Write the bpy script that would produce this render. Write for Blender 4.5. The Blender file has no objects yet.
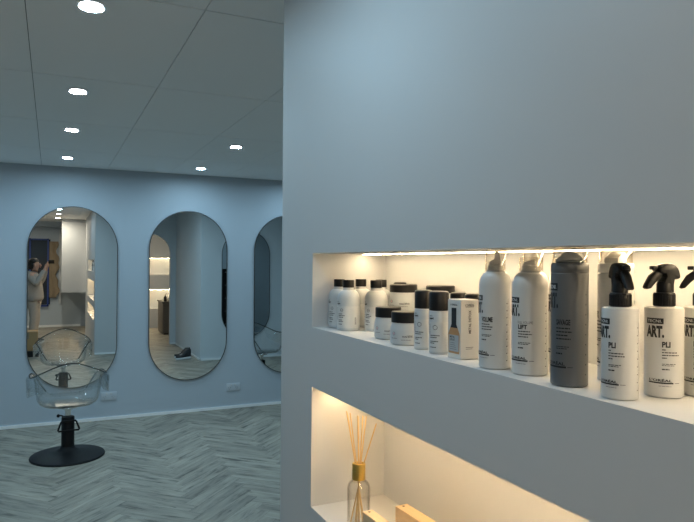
import bpy, bmesh, math, random
from mathutils import Vector, Matrix
random.seed(7)
C = bpy.context.scene.collection
PI = math.pi
rad = math.radians

# ------------------------------------------------------------------ camera
CAMZ = 1.605
cam_d = bpy.data.cameras.new('camera'); cam = bpy.data.objects.new('camera', cam_d); C.objects.link(cam)
cam_d.sensor_width = 36.0; cam_d.lens = 631.97 / 694 * 36; cam_d.clip_start = 0.02
_a, _b, _r = rad(25.079), rad(.171), rad(.415)
R0 = Vector((math.cos(_a), -math.sin(_a), 0)); F0 = Vector((math.sin(_a), math.cos(_a), 0)); U0 = Vector((0, 0, 1))
F = F0 * math.cos(_b) + U0 * math.sin(_b); U = U0 * math.cos(_b) - F0 * math.sin(_b)
Rt = R0 * math.cos(_r) + U * math.sin(_r); Up = -R0 * math.sin(_r) + U * math.cos(_r)
cam.matrix_world = Matrix(((Rt.x, Up.x, -F.x, 0), (Rt.y, Up.y, -F.y, 0), (Rt.z, Up.z, -F.z, CAMZ), (0, 0, 0, 1)))
bpy.context.scene.camera = cam

# ------------------------------------------------------------------ light levels
COOL = (0.52, 0.81, 1.0)
MID = (1.0, 0.95, 0.90)
WARM_ROOM = (1.0, 0.88, 0.70)
LED = (1.0, 0.76, 0.46)
P_COOL = 5.4          # watts per downlight over the styling floor
P_MID = 1.4
P_WARM = 15.0          # watts per downlight over the rear of the shop
LED_S = 42.0          # strength of the shelf strips
w = bpy.data.worlds.new('world'); bpy.context.scene.world = w; w.use_nodes = True
w.node_tree.nodes['Background'].inputs[0].default_value = (0.5, 0.65, 0.8, 1)
w.node_tree.nodes['Background'].inputs[1].default_value = 0.05
vs = bpy.context.scene.view_settings
bpy.context.scene.display_settings.display_device = 'sRGB'
vs.view_transform = 'Standard'; vs.look = 'None'; vs.gamma = 1.0; vs.use_curve_mapping = False
vs.exposure = 0.0

# ------------------------------------------------------------------ room numbers (metres)
H = 2.536                       # ceiling
YB = 6.83                       # back wall with the mirrors
NX0, NX1 = 0.683, 0.9216        # face and back of the shelf niches
NY0, NY1 = -0.463, 1.693        # niche ends
WEND = 1.96                     # end of the niche wall
NICHE = [(0.565, 0.782), (0.902, 1.247), (1.4188, 1.632)]
SHELF = NICHE[2][0]; LOW = NICHE[1][0]

# ------------------------------------------------------------------ materials
def nodes(name):
    m = bpy.data.materials.new(name); m.use_nodes = True
    nt = m.node_tree; return m, nt, nt.nodes['Principled BSDF']
def lk(nt, a, b): nt.links.new(a, b)
def plain(name, col, rough=.5, metal=0., spec=.5, noise=0., nscale=30, bump=0., bscale=200, coat=0.):
    m, nt, p = nodes(name)
    p.inputs['Base Color'].default_value = (*col, 1); p.inputs['Roughness'].default_value = rough
    p.inputs['Metallic'].default_value = metal; p.inputs['Specular IOR Level'].default_value = spec
    p.inputs['Coat Weight'].default_value = coat
    if noise or bump:
        tc = nt.nodes.new('ShaderNodeTexCoord')
    if noise:
        n = nt.nodes.new('ShaderNodeTexNoise'); n.inputs['Scale'].default_value = nscale; n.inputs['Detail'].default_value = 4
        lk(nt, tc.outputs['Object'], n.inputs['Vector'])
        mx = nt.nodes.new('ShaderNodeMix'); mx.data_type = 'RGBA'
        mx.inputs[6].default_value = (*[c * (1 - noise) for c in col], 1); mx.inputs[7].default_value = (*[min(1, c * (1 + noise)) for c in col], 1)
        lk(nt, n.outputs['Fac'], mx.inputs[0]); lk(nt, mx.outputs[2], p.inputs['Base Color'])
    if bump:
        n2 = nt.nodes.new('ShaderNodeTexNoise'); n2.inputs['Scale'].default_value = bscale; n2.inputs['Detail'].default_value = 3
        lk(nt, tc.outputs['Object'], n2.inputs['Vector'])
        b = nt.nodes.new('ShaderNodeBump'); b.inputs['Strength'].default_value = bump; b.inputs['Distance'].default_value = .003
        lk(nt, n2.outputs['Fac'], b.inputs['Height']); lk(nt, b.outputs[0], p.inputs['Normal'])
    return m
def glass(name, col=(1, 1, 1), ior=1.45, rough=0.):
    m, nt, p = nodes(name)
    p.inputs['Base Color'].default_value = (*col, 1); p.inputs['Roughness'].default_value = rough
    p.inputs['IOR'].default_value = ior; p.inputs['Transmission Weight'].default_value = 1
    return m
def thin(name, col, edge, lo=.05, hi=.75, pw=3., rough=.03):
    # clear plastic: light passes, edges reflect and absorb more
    m = bpy.data.materials.new(name); m.use_nodes = True; nt = m.node_tree; nt.nodes.remove(nt.nodes['Principled BSDF'])
    out = nt.nodes['Material Output']; lw = nt.nodes.new('ShaderNodeLayerWeight'); lw.inputs['Blend'].default_value = .5
    p = nt.nodes.new('ShaderNodeMath'); p.operation = 'POWER'; p.inputs[1].default_value = pw; lk(nt, lw.outputs['Facing'], p.inputs[0])
    mr = nt.nodes.new('ShaderNodeMapRange'); mr.inputs['To Min'].default_value = lo; mr.inputs['To Max'].default_value = hi; lk(nt, p.outputs[0], mr.inputs['Value'])
    mx = nt.nodes.new('ShaderNodeMix'); mx.data_type = 'RGBA'; mx.inputs[6].default_value = (*col, 1); mx.inputs[7].default_value = (*edge, 1); lk(nt, p.outputs[0], mx.inputs[0])
    tr = nt.nodes.new('ShaderNodeBsdfTransparent'); lk(nt, mx.outputs[2], tr.inputs[0])
    gl = nt.nodes.new('ShaderNodeBsdfGlossy'); gl.inputs['Roughness'].default_value = rough; gl.inputs[0].default_value = (1, 1, 1, 1)
    ms = nt.nodes.new('ShaderNodeMixShader'); lk(nt, mr.outputs[0], ms.inputs[0]); lk(nt, tr.outputs[0], ms.inputs[1]); lk(nt, gl.outputs[0], ms.inputs[2]); lk(nt, ms.outputs[0], out.inputs[0])
    return m
def emit(name, col, s):
    m, nt, p = nodes(name)
    p.inputs['Base Color'].default_value = (.8, .8, .8, 1)
    p.inputs['Emission Color'].default_value = (*col, 1); p.inputs['Emission Strength'].default_value = s
    return m
def wood(name, c1, c2, scale=(3, 30, 30), rough=.5):
    m, nt, p = nodes(name)
    tc = nt.nodes.new('ShaderNodeTexCoord'); mp = nt.nodes.new('ShaderNodeMapping'); mp.inputs['Scale'].default_value = scale
    n = nt.nodes.new('ShaderNodeTexNoise'); n.inputs['Scale'].default_value = 4; n.inputs['Detail'].default_value = 5; n.inputs['Distortion'].default_value = .6
    mx = nt.nodes.new('ShaderNodeMix'); mx.data_type = 'RGBA'
    mx.inputs[6].default_value = (*c1, 1); mx.inputs[7].default_value = (*c2, 1)
    lk(nt, tc.outputs['Object'], mp.inputs[0]); lk(nt, mp.outputs[0], n.inputs['Vector']); lk(nt, n.outputs['Fac'], mx.inputs[0]); lk(nt, mx.outputs[2], p.inputs['Base Color'])
    p.inputs['Roughness'].default_value = rough
    return m

M = {}
M['paint'] = plain('wall_paint', (.475, .54, .60), .55, noise=.015, nscale=3, bump=.05, bscale=160)
M['niche_paint'] = plain('shelf_wall_paint', (.59, .60, .61), .5, noise=.02, nscale=3)
M['side_paint'] = plain('side_wall_paint', (.70, .74, .77), .55, noise=.015, nscale=3, bump=.05, bscale=160)
M['ceiling'] = plain('ceiling_tile', (.94, .94, .93), .8, noise=.015, nscale=2, bump=.05, bscale=300)
M['seam'] = plain('ceiling_seam', (.12, .12, .12), .9)
M['trim'] = plain('skirting_white', (.94, .95, .95), .3)
M['mirror'] = plain('mirror_silver', (.86, .90, .90), .0, metal=1.)
M['rim'] = plain('mirror_rim', (.10, .10, .095), .35, metal=.8)
M['black'] = plain('black_plastic', (.008, .008, .0085), .36, spec=.35)
M['satin_black'] = plain('black_powder_coat', (.007, .0075, .009), .5, spec=.25)
M['chrome'] = plain('chrome', (.8, .8, .8), .08, metal=1.)
M['acrylic'] = thin('clear_acrylic', (.985, .99, .99), (.66, .70, .70), .075, .70, 3.5, .025)
M['acrylic_edge'] = thin('acrylic_cut_edge', (.35, .38, .38), (.10, .11, .11), .05, .35, 1.5)
M['clear'] = thin('clear_cap_plastic', (.985, .975, .955), (.72, .64, .52), .03, .45, 2.5)
M['bottle_glass'] = thin('clear_bottle_glass', (.97, .965, .95), (.50, .46, .40), .04, .45, 3.)
M['white'] = plain('white_plastic', (.62, .62, .61), .34)
def milky(name, col):
    m, nt, p = nodes(name); p.inputs['Base Color'].default_value = (*col, 1); p.inputs['Roughness'].default_value = .35
    tl = nt.nodes.new('ShaderNodeBsdfTranslucent'); tl.inputs[0].default_value = (*col, 1)
    ms = nt.nodes.new('ShaderNodeMixShader'); ms.inputs[0].default_value = .5
    lk(nt, p.outputs[0], ms.inputs[1]); lk(nt, tl.outputs[0], ms.inputs[2]); lk(nt, ms.outputs[0], nt.nodes['Material Output'].inputs[0]); return m
M['nozzle'] = milky('milky_plastic', (.86, .85, .83))
M['pearl'] = plain('pearl_white_plastic', (.54, .565, .58), .32)
M['label'] = plain('label_white', (.62, .63, .63), .42)
M['silver'] = plain('silver_can', (.17, .175, .18), .34, metal=.5)
M['silver_plastic'] = plain('grey_plastic', (.50, .50, .48), .4)
M['ink'] = plain('black_print', (.015, .015, .017), .5)
M['inkgrey'] = plain('grey_print', (.15, .15, .16), .5)
M['inkgreen'] = plain('dark_green_print', (.035, .06, .055), .5)
M['paper_white'] = plain('white_print', (.85, .85, .85), .5)
M['card'] = plain('white_carton', (.66, .645, .62), .5)
M['card_grey'] = plain('grey_print_panel', (.42, .45, .47), .5)
M['amber'] = plain('amber_print', (.50, .27, .12), .45)
M['pink'] = plain('pink_print', (.70, .35, .38), .5)
M['gold'] = plain('brushed_gold', (.75, .52, .14), .28, metal=1.)
M['reed'] = wood('rattan_reed', (.52, .34, .14), (.74, .54, .28), (60, 60, 6), .6)
M['pine'] = wood('pale_wood', (.62, .44, .24), (.78, .60, .38), (40, 4, 40), .5)
M['carton'] = plain('cardboard', (.40, .24, .11), .75, noise=.1, nscale=20)
M['walnut'] = wood('brown_wood', (.10, .085, .07), (.17, .145, .12), (4, 4, 40), .5)
M['blue'] = plain('blue_frame', (.02, .05, .22), .4)
M['darkglass'] = plain('dark_window_glass', (.035, .04, .05), .08)
M['kraft'] = plain('brown_paper', (.26, .20, .13), .8, noise=.2, nscale=6, bump=.5, bscale=12)
M['board'] = plain('white_board', (.62, .64, .66), .5)
M['socket'] = plain('socket_plastic', (.54, .59, .64), .35)
M['slot'] = plain('socket_slot', (.12, .12, .12), .6)
M['lamp'] = emit('lamp_diffuser', (.86, .95, 1.0), 14.0)
M['lampwarm'] = emit('lamp_diffuser_warm', (1., .93, .82), 9.0)
M['led'] = emit('led_strip', LED, LED_S)
M['led_arch'] = emit('led_strip_arch', LED, LED_S * 2.2)
M['led_low'] = emit('led_strip_low', (1.0, 0.70, 0.38), LED_S * 1.35)
M['skin'] = plain('skin', (.52, .31, .23), .5, noise=.06, nscale=30)
M['hair'] = plain('dark_hair', (.018, .013, .011), .5, bump=.4, bscale=150)
M['fleece'] = plain('grey_fleece', (.36, .335, .305), .9, noise=.08, nscale=25, bump=.5, bscale=60)
M['shoe'] = plain('black_shoe', (.02, .02, .022), .6)
M['sole'] = plain('white_sole', (.7, .7, .7), .6)
M['eye'] = plain('eye_dark', (.03, .02, .02), .2)
M['lips'] = plain('lips', (.42, .17, .15), .45)
M['darkred'] = plain('dark_red_print', (.12, .03, .03), .7)

# floor planks: grain from the plank's own UVs, tone from a per-plank random
def floor_mat():
    m, nt, p = nodes('herringbone_planks')
    uv = nt.nodes.new('ShaderNodeUVMap'); uv.uv_map = 'plank'
    at = nt.nodes.new('ShaderNodeAttribute'); at.attribute_name = 'tone'
    mp = nt.nodes.new('ShaderNodeMapping'); mp.inputs['Scale'].default_value = (1.8, 13, 1)
    n = nt.nodes.new('ShaderNodeTexNoise'); n.inputs['Scale'].default_value = 1.6; n.inputs['Detail'].default_value = 6; n.inputs['Roughness'].default_value = .62; n.inputs['Distortion'].default_value = .5
    lk(nt, uv.outputs[0], mp.inputs[0]); lk(nt, mp.outputs[0], n.inputs['Vector'])
    r = nt.nodes.new('ShaderNodeValToRGB'); e = r.color_ramp.elements
    e[0].position = .30; e[0].color = (.085, .078, .062, 1); e[1].position = .70; e[1].color = (.43, .39, .315, 1)
    k = e.new(.45); k.color = (.29, .267, .22, 1)
    lk(nt, n.outputs['Fac'], r.inputs[0])
    mp2 = nt.nodes.new('ShaderNodeMapping'); mp2.inputs['Scale'].default_value = (7, 26, 1)
    n2 = nt.nodes.new('ShaderNodeTexNoise'); n2.inputs['Scale'].default_value = 1.0; n2.inputs['Detail'].default_value = 2
    lk(nt, uv.outputs[0], mp2.inputs[0]); lk(nt, mp2.outputs[0], n2.inputs['Vector'])
    r2 = nt.nodes.new('ShaderNodeValToRGB'); f = r2.color_ramp.elements
    f[0].position = .68; f[0].color = (0, 0, 0, 1); f[1].position = .78; f[1].color = (1, 1, 1, 1)
    lk(nt, n2.outputs['Fac'], r2.inputs[0])
    mk = nt.nodes.new('ShaderNodeMix'); mk.data_type = 'RGBA'; mk.inputs[7].default_value = (.06, .06, .055, 1)
    lk(nt, r2.outputs[0], mk.inputs[0]); lk(nt, r.outputs[0], mk.inputs[6])
    mr = nt.nodes.new('ShaderNodeMapRange'); mr.inputs['To Min'].default_value = .80; mr.inputs['To Max'].default_value = 1.10
    lk(nt, at.outputs['Fac'], mr.inputs['Value'])
    mu = nt.nodes.new('ShaderNodeMix'); mu.data_type = 'RGBA'; mu.blend_type = 'MULTIPLY'; mu.inputs[0].default_value = 1
    lk(nt, mk.outputs[2], mu.inputs[6]); lk(nt, mr.outputs[0], mu.inputs[7]); lk(nt, mu.outputs[2], p.inputs['Base Color'])
    p.inputs['Roughness'].default_value = .48
    bp = nt.nodes.new('ShaderNodeBump'); bp.inputs['Strength'].default_value = .12; bp.inputs['Distance'].default_value = .002
    lk(nt, n.outputs['Fac'], bp.inputs['Height']); lk(nt, bp.outputs[0], p.inputs['Normal'])
    return m
M['floor'] = floor_mat()

# ------------------------------------------------------------------ mesh helpers
class MB:
    """collects shapes; build() links them as ONE mesh object"""
    def __init__(s): s.v = []; s.f = []; s.m = []; s.mats = []
    def mi(s, mat):
        if mat not in s.mats: s.mats.append(mat)
        return s.mats.index(mat)
    def add(s, vs, fs, mat, T=None):
        o = len(s.v); k = s.mi(mat)
        for p in vs:
            p = Vector(p); s.v.append(T @ p if T else p)
        for f in fs: s.f.append([i + o for i in f]); s.m.append(k)
        return s
    def box(s, x0, x1, y0, y1, z0, z1, mat, T=None, bev=0):
        bm = bmesh.new(); bmesh.ops.create_cube(bm, size=1)
        for v in bm.verts: v.co = Vector(((x0 + x1) / 2 + v.co.x * (x1 - x0), (y0 + y1) / 2 + v.co.y * (y1 - y0), (z0 + z1) / 2 + v.co.z * (z1 - z0)))
        if bev: bmesh.ops.bevel(bm, geom=bm.edges[:], offset=bev, segments=2, affect='EDGES', profile=.5)
        return s.bm(bm, mat, T)
    def bm(s, bm, mat, T=None):
        bm.verts.index_update(); s.add([v.co.copy() for v in bm.verts], [[v.index for v in f.verts] for f in bm.faces], mat, T); bm.free(); return s
    def lathe(s, prof, mat, n=40, T=None, cap=True):
        vs, fs = [], []
        for r, z in prof:
            for i in range(n):
                a = 2 * PI * i / n; vs.append((r * math.sin(a), -r * math.cos(a), z))
        for j in range(len(prof) - 1):
            for i in range(n):
                k = (i + 1) % n; fs.append([j * n + i, j * n + k, (j + 1) * n + k, (j + 1) * n + i])
        if cap:
            if prof[0][0] > 1e-5: fs.append(list(range(n))[::-1])
            if prof[-1][0] > 1e-5: fs.append([(len(prof) - 1) * n + i for i in range(n)])
        return s.add(vs, fs, mat, T)
    def tube(s, pts, r, mat, n=10, closed=False, T=None):
        pts = [Vector(p) for p in pts]; rs = r if isinstance(r, (list, tuple)) else [r] * len(pts)
        vs, fs = [], []; N = len(pts); up = None
        for i, p in enumerate(pts):
            if closed: d = pts[(i + 1) % N] - pts[i - 1]
            else: d = pts[min(i + 1, N - 1)] - pts[max(i - 1, 0)]
            d.normalize()
            if up is None:
                up = Vector((0, 0, 1)) if abs(d.z) < .9 else Vector((1, 0, 0))
            a = d.cross(up).normalized(); b = a.cross(d).normalized(); up = b
            for k in range(n):
                t = 2 * PI * k / n; vs.append(p + (a * math.cos(t) + b * math.sin(t)) * rs[i])
        for i in range(N if closed else N - 1):
            j = (i + 1) % N
            for k in range(n):
                l = (k + 1) % n; fs.append([i * n + k, i * n + l, j * n + l, j * n + k])
        if not closed: fs.append(list(range(n))[::-1]); fs.append([(N - 1) * n + k for k in range(n)])
        return s.add(vs, fs, mat, T)
    def prism(s, poly, t0, t1, mat, T=None, bev=0):
        """polygon in x,z extruded along y from t0 to t1"""
        bm = bmesh.new(); vs = [bm.verts.new((x, t0, z)) for x, z in poly]; f = bm.faces.new(vs)
        r = bmesh.ops.extrude_face_region(bm, geom=[f])
        for v in r['geom']:
            if isinstance(v, bmesh.types.BMVert): v.co.y = t1
        bmesh.ops.recalc_face_normals(bm, faces=bm.faces[:])
        if bev: bmesh.ops.bevel(bm, geom=[e for e in bm.edges if abs(e.verts[0].co.y - e.verts[1].co.y) < 1e-6], offset=bev, segments=2, affect='EDGES', profile=.5)
        return s.bm(bm, mat, T)
    def ball(s, c, rx, ry, rz, mat, T=None, u=20, v=14):
        bm = bmesh.new(); bmesh.ops.create_uvsphere(bm, u_segments=u, v_segments=v, radius=1)
        for q in bm.verts: q.co = Vector((c[0] + q.co.x * rx, c[1] + q.co.y * ry, c[2] + q.co.z * rz))
        return s.bm(bm, mat, T)
    def build(s, name, parent=None, smooth=True, angle=38):
        me = bpy.data.meshes.new(name); me.from_pydata([tuple(v) for v in s.v], [], s.f); me.update()
        for m in s.mats: me.materials.append(m)
        me.polygons.foreach_set('material_index', s.m)
        if smooth:
            me.polygons.foreach_set('use_smooth', [True] * len(me.polygons)); me.set_sharp_from_angle(angle=rad(angle))
        o = bpy.data.objects.new(name, me); C.objects.link(o)
        if parent: o.parent = parent
        return o
def tag(o, label, cat, group=None, kind=None):
    if label: o['label'] = label
    if cat: o['category'] = cat
    if group: o['group'] = group
    if kind: o['kind'] = kind
    return o
def thing(name, label, cat, loc=(0, 0, 0), rz=0, group=None):
    o = bpy.data.objects.new(name, None); o.empty_display_size = .05; C.objects.link(o)
    o.location = loc; o.rotation_euler = (0, 0, rz); return tag(o, label, cat, group)
def structure(o, label=None):
    o['kind'] = 'structure'
    if label: o['label'] = label
    return o
def dup(root, loc, rz, label, group=None):
    r = root.copy(); C.objects.link(r); r.location = loc; r.rotation_euler = (0, 0, rz); r['label'] = label
    if group: r['group'] = group
    for ch in list(root.children):
        c = ch.copy(); C.objects.link(c); c.parent = r
        for g in list(ch.children):
            d = g.copy(); C.objects.link(d); d.parent = c
    return r

# lettering: text outlines turned into mesh and wrapped on a round body or laid on a flat face
_txt = {}
def text_geo(s, bold=0.):
    key = (s, bold)
    if key in _txt: return _txt[key]
    cu = bpy.data.curves.new('t', 'FONT'); cu.body = s; cu.size = 1; cu.resolution_u = 2; cu.offset = bold; cu.fill_mode = 'FRONT'
    ob = bpy.data.objects.new('t', cu); C.objects.link(ob)
    me = bpy.data.meshes.new_from_object(ob.evaluated_get(bpy.context.evaluated_depsgraph_get()))
    vs = [(v.co.x, v.co.y) for v in me.vertices]; fs = [list(p.vertices) for p in me.polygons]
    bpy.data.objects.remove(ob); bpy.data.meshes.remove(me); bpy.data.curves.remove(cu)
    xs = [p[0] for p in vs]; ys = [p[1] for p in vs]; x0, y0 = min(xs), min(ys); W, Hh = max(xs) - x0, max(ys) - y0
    _txt[key] = ([((x - x0) / W, (y - y0) / Hh) for x, y in vs], fs, W / Hh); return _txt[key]
def wrap_rect(mb, R, a0, a1, z0, z1, mat, eps=.0002):
    n = max(2, int(abs(a1 - a0) / 5)); vs = []; fs = []
    for i in range(n + 1):
        a = rad(a0 + (a1 - a0) * i / n)
        for z in (z0, z1): vs.append(((R + eps) * math.sin(a), -(R + eps) * math.cos(a), z))
    for i in range(n): fs.append([2 * i, 2 * i + 2, 2 * i + 3, 2 * i + 1])
    mb.add(vs, fs, mat)
def wrap_text(mb, s, R, a0, a1, z0, z1, mat, eps=.0003, bold=0., vertical=False):
    """fit the words into the angle range a0..a1 (degrees) and the height z0..z1"""
    g, fs, asp = text_geo(s, bold); vs = []
    for u, v in g:
        if vertical: u, v = 1 - v, u
        a = rad(a0 + (a1 - a0) * u); z = z0 + (z1 - z0) * v
        vs.append(((R + eps) * math.sin(a), -(R + eps) * math.cos(a), z))
    mb.add(vs, fs, mat)
def wrap_lines(mb, R, a0, a1, z, h, mat, seed, full=.8):
    """fine print too small to read: a row of short word-length dashes"""
    rn = random.Random(seed); a = a0; end = a0 + (a1 - a0) * full
    while a < end:
        b = min(a + rn.uniform(5, 11), end)
        if b - a > 1.5: wrap_rect(mb, R, a, b, z, z + h, mat, .00025)
        a = b + 1.4
def flat_text(mb, s, T, x0, x1, z0, z1, mat, bold=0., vertical=False, y=-.0003):
    g, fs, asp = text_geo(s, bold); vs = []
    for u, v in g:
        if vertical: u, v = 1 - v, u
        vs.append((x0 + (x1 - x0) * u, y, z0 + (z1 - z0) * v))
    mb.add(vs, fs, mat, T)
def flat_rect(mb, T, x0, x1, z0, z1, mat, y=-.0002):
    mb.add([(x0, y, z0), (x1, y, z0), (x1, y, z1), (x0, y, z1)], [[0, 1, 2, 3]], mat, T)

# ================================================================== THE SETTING
def box_obj(name, x0, x1, y0, y1, z0, z1, mat, label=None, bev=0):
    return structure(MB().box(x0, x1, y0, y1, z0, z1, mat, bev=bev).build(name, smooth=False), label)
XL, XR, YR = -2.4, 5.6, -3.3
box_obj('wall_back', XL - .1, XR + .1, YB, YB + .12, 0, H + .1, M['paint'])
box_obj('wall_left', XL - .12, XL, YR - .1, YB, 0, H + .1, M['paint'])
box_obj('wall_rear', XL - .1, XR + .1, YR - .12, YR, 0, H + .1, M['paint'])
box_obj('wall_right', XR, XR + .12, YR, YB, 0, H + .1, M['paint'])

# niche wall: solid block with three long shelf recesses
nb = MB(); pm = M['niche_paint']; BY0 = -1.25
nb.box(NX1, 1.16, BY0, WEND, 0, H, pm)
nb.box(NX0, NX1, NY1, WEND, 0, H, pm)
nb.box(NX0, NX1, BY0, NY0, 0, H, pm)
zz = 0
for a, b in NICHE: nb.box(NX0, NX1, NY0, NY1, zz, a, pm); zz = b
nb.box(NX0, NX1, NY0, NY1, zz, H, pm)
structure(nb.build('wall_niche', smooth=False))
# lit strips let into the top rear corner of each recess
for i, (a, b) in enumerate(NICHE):
    cx = NX1 - (.165, .165, .080)[i]
    t = thing('led_strip_light', 'warm strip light under the top of the %s wall recess' % ('lowest', 'middle', 'uppermost')[i], 'strip light', (0, 0, 0), 0)
    MB().box(cx - .010, cx + .010, NY0 + .010, NY1 - .010, b - .0016, b - .0002, M['trim']).build('channel', t, smooth=False)
    MB().box(cx - .007, cx + .007, NY0 + .02, NY1 - .02, b - .0032, b - .0018, M['led' if i == 2 else 'led_low']).build('diffuser', t, smooth=False)

# wall with the arched doorway, behind the niche wall
AX, AR, ATOP = 1.735, .365, 2.13
def arch_wall(name, x0, x1, y0, y1):
    bm = bmesh.new(); loop = [(x0, 0), (AX - AR, 0)]
    zc = ATOP - AR
    for i in range(25):
        a = PI - PI * i / 24; loop.append((AX + AR * math.cos(a), zc + AR * math.sin(a)))
    loop += [(AX + AR, 0), (x1, 0), (x1, H), (x0, H)]
    return structure(MB().prism(loop, y0, y1, M['side_paint']).build(name, smooth=False))
arch_wall('wall_arch', 1.16, 2.206, .93, 1.03)
box_obj('wall_side', 2.206, XR, .93, 3.32, 0, H, M['side_paint'])
# room seen through the arch: far wall with lit shelves
fb = MB(); fy0, fy1 = -2.45, -2.2; zz = 0
fb.box(1.16, 3.4, fy0 - .1, fy0, 0, H, pm)
for a, b in [(.46, .92), (1.28, 1.69)]: fb.box(1.16, 3.4, fy0, fy1, zz, a, pm); zz = b
fb.box(1.16, 3.4, fy0, fy1, zz, H, pm)
structure(fb.build('wall_shelf', smooth=False))
for i, b in enumerate((.92, 1.69)):
    t = thing('led_strip_light', 'warm strip light in the %s lit shelf seen through the arch in the middle mirror' % ('lower', 'upper')[i], 'strip light')
    MB().box(1.18, 3.38, fy0 + .092, fy0 + .112, b - .006, b - .0005, M['trim']).build('channel', t, smooth=False)
    MB().box(1.19, 3.37, fy0 + .095, fy0 + .109, b - .0075, b - .0062, M['led_arch']).build('diffuser', t, smooth=False)
box_obj('wall_annex', 3.4, 3.5, -2.55, .93, 0, H, M['paint'])
# lowered wall panel over a recess at the rear of the shop (seen in the left mirror)
box_obj('trim_1', .21, NX0 + .3, YR, -1.75, .90, H, M['niche_paint'])
box_obj('trim_2', XL, .21, -3.18, -2.9, 2.42, H, M['paint'])

# skirting
sk = MB()
sk.box(XL, XR, YB - .012, YB, 0, .028, M['trim']); structure(sk.build('baseboard_back', smooth=False))
sk = MB(); sk.box(2.194, 2.206, 1.03, 3.332, 0, .03, M['trim']); sk.box(2.194, XR, 3.32, 3.332, 0, .03, M['trim']); structure(sk.build('baseboard_side', smooth=False))
sk = MB(); sk.box(AX + AR, 2.194, 1.03, 1.042, 0, .03, M['trim']); structure(sk.build('baseboard_arch', smooth=False))
sk = MB(); sk.box(NX0, 1.16, WEND, WEND + .012, 0, .03, M['trim']); structure(sk.build('baseboard_niche', smooth=False))
sk = MB(); sk.box(XL, NX0 - .02, YR, YR + .012, 0, .05, M['trim']); structure(sk.build('baseboard_rear', smooth=False))

# ceiling: large thin-jointed tiles under a dark joint layer
cb = MB(); gap = .0035
xs = [-.093 + .602 * k for k in range(-5, 11)]; ys = [-3.5, -2.3] + [-1.15 + 1.155 * k for k in range(0, 8)]
ys = sorted(set([2.34 + 1.15 * k for k in range(-5, 5)]))
for i in range(len(xs) - 1):
    for j in range(len(ys) - 1):
        cb.box(xs[i] + gap * .45, xs[i + 1] - gap * .45, ys[j] + gap, ys[j + 1] - gap, H, H + .02, M['ceiling'])
cb.box(XL - .7, XR + .4, -3.6, YB + .4, H + .006, H + .03, M['seam'])
structure(cb.build('ceiling', smooth=False))

# floor: herringbone planks with their own UVs
def make_floor():
    bm = bmesh.new(); uvl = bm.loops.layers.uv.new('plank'); tl = bm.faces.layers.float.new('tone')
    n, W = 6, .0967; s2 = math.sqrt(.5); X0, Y0 = .88, 5.0; g = .0006
    rn = random.Random(3)
    def plank(u0, u1, v0, v1, along_u):
        cx, cy = (u0 + u1) / 2 * W, (v0 + v1) / 2 * W
        x, y = X0 + (cx - cy) * s2, Y0 + (cx + cy) * s2
        if not (XL - .5 < x < XR + .5 and YR - .5 < y < YB + .5): return
        a, b, c, d = u0 * W + g, u1 * W - g, v0 * W + g, v1 * W - g
        vs = [bm.verts.new((X0 + (p - q) * s2, Y0 + (p + q) * s2, 0)) for p, q in ((a, c), (b, c), (b, d), (a, d))]
        f = bm.faces.new(vs); f[tl] = rn.random(); ou, ov = rn.uniform(0, 90), rn.uniform(0, 90)
        for lp, (p, q) in zip(f.loops, ((a, c), (b, c), (b, d), (a, d))):
            lp[uvl].uv = ((p if along_u else q) + ou, (q if along_u else p) + ov)
    for m in range(-7, 8):
        for k in range(-110, 110):
            sh = 2 * n * m
            plank(k + sh, k + n + sh, k, k + 1, True)
            plank(k + sh, k + 1 + sh, k + 1, k + 1 + n, False)
    for co, no in (((XL - .1, 0, 0), (-1, 0, 0)), ((XR + .1, 0, 0), (1, 0, 0)), ((0, YR - .1, 0), (0, -1, 0)), ((0, YB + .1, 0), (0, 1, 0))):
        bmesh.ops.bisect_plane(bm, geom=bm.verts[:] + bm.edges[:] + bm.faces[:], plane_co=co, plane_no=no, clear_outer=True)
    # dark bed showing as hairline joints, and thickness below
    for z in (-.0008, -.06):
        f = bm.faces.new([bm.verts.new((x, y, z)) for x, y in ((XL - .1, YR - .1), (XR + .1, YR - .1), (XR + .1, YB + .1), (XL - .1, YB + .1))]); f.material_index = 1
    me = bpy.data.meshes.new('floor'); bm.to_mesh(me); bm.free()
    me.materials.append(M['floor']); me.materials.append(M['seam'])
    o = bpy.data.objects.new('floor', me); C.objects.link(o); return structure(o)
make_floor()

# ================================================================== DOWNLIGHTS
def downlight(x, y, label, warm=0):
    t = thing('ceiling_light', label, 'ceiling light', (x, y, H), 0, 'recessed ceiling lights')
    MB().lathe([(.040, -.0005), (.053, -.0005), (.055, -.003), (.049, -.007), (.041, -.005), (.040, -.0005)], M['trim'], 32, cap=False).build('trim_ring', t)
    MB().lathe([(.0001, -.0045), (.041, -.0045), (.041, -.001), (.0001, -.001)], M['lampwarm' if warm == 1 else 'lamp'], 32, cap=False).build('lens', t)
    ld = bpy.data.lights.new('lamp_light', 'AREA'); ld.shape = 'DISK'; ld.size = .086; ld.energy = (P_COOL, P_WARM, P_MID)[warm]
    ld.color = (COOL, WARM_ROOM, MID)[warm]; ld.spread = rad(174)
    lo = bpy.data.objects.new('lamp_light', ld); C.objects.link(lo); lo.location = (0, 0, -.012); lo.parent = t; lo.visible_camera = True
row = {2.47: 'largest round ceiling light at the top left of the photo', 3.74: 'second ceiling light below the largest one in the left row',
       4.86: 'third ceiling light in the left row, third from the top edge', 6.19: 'ceiling light nearest the wall above the left mirror'}
for y, l in row.items(): downlight(.125, y, l)
downlight(1.335, 4.97, 'ceiling light in the right row nearer the white shelf wall')
downlight(1.335, 6.28, 'ceiling light nearest the wall above the middle mirror')
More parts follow.
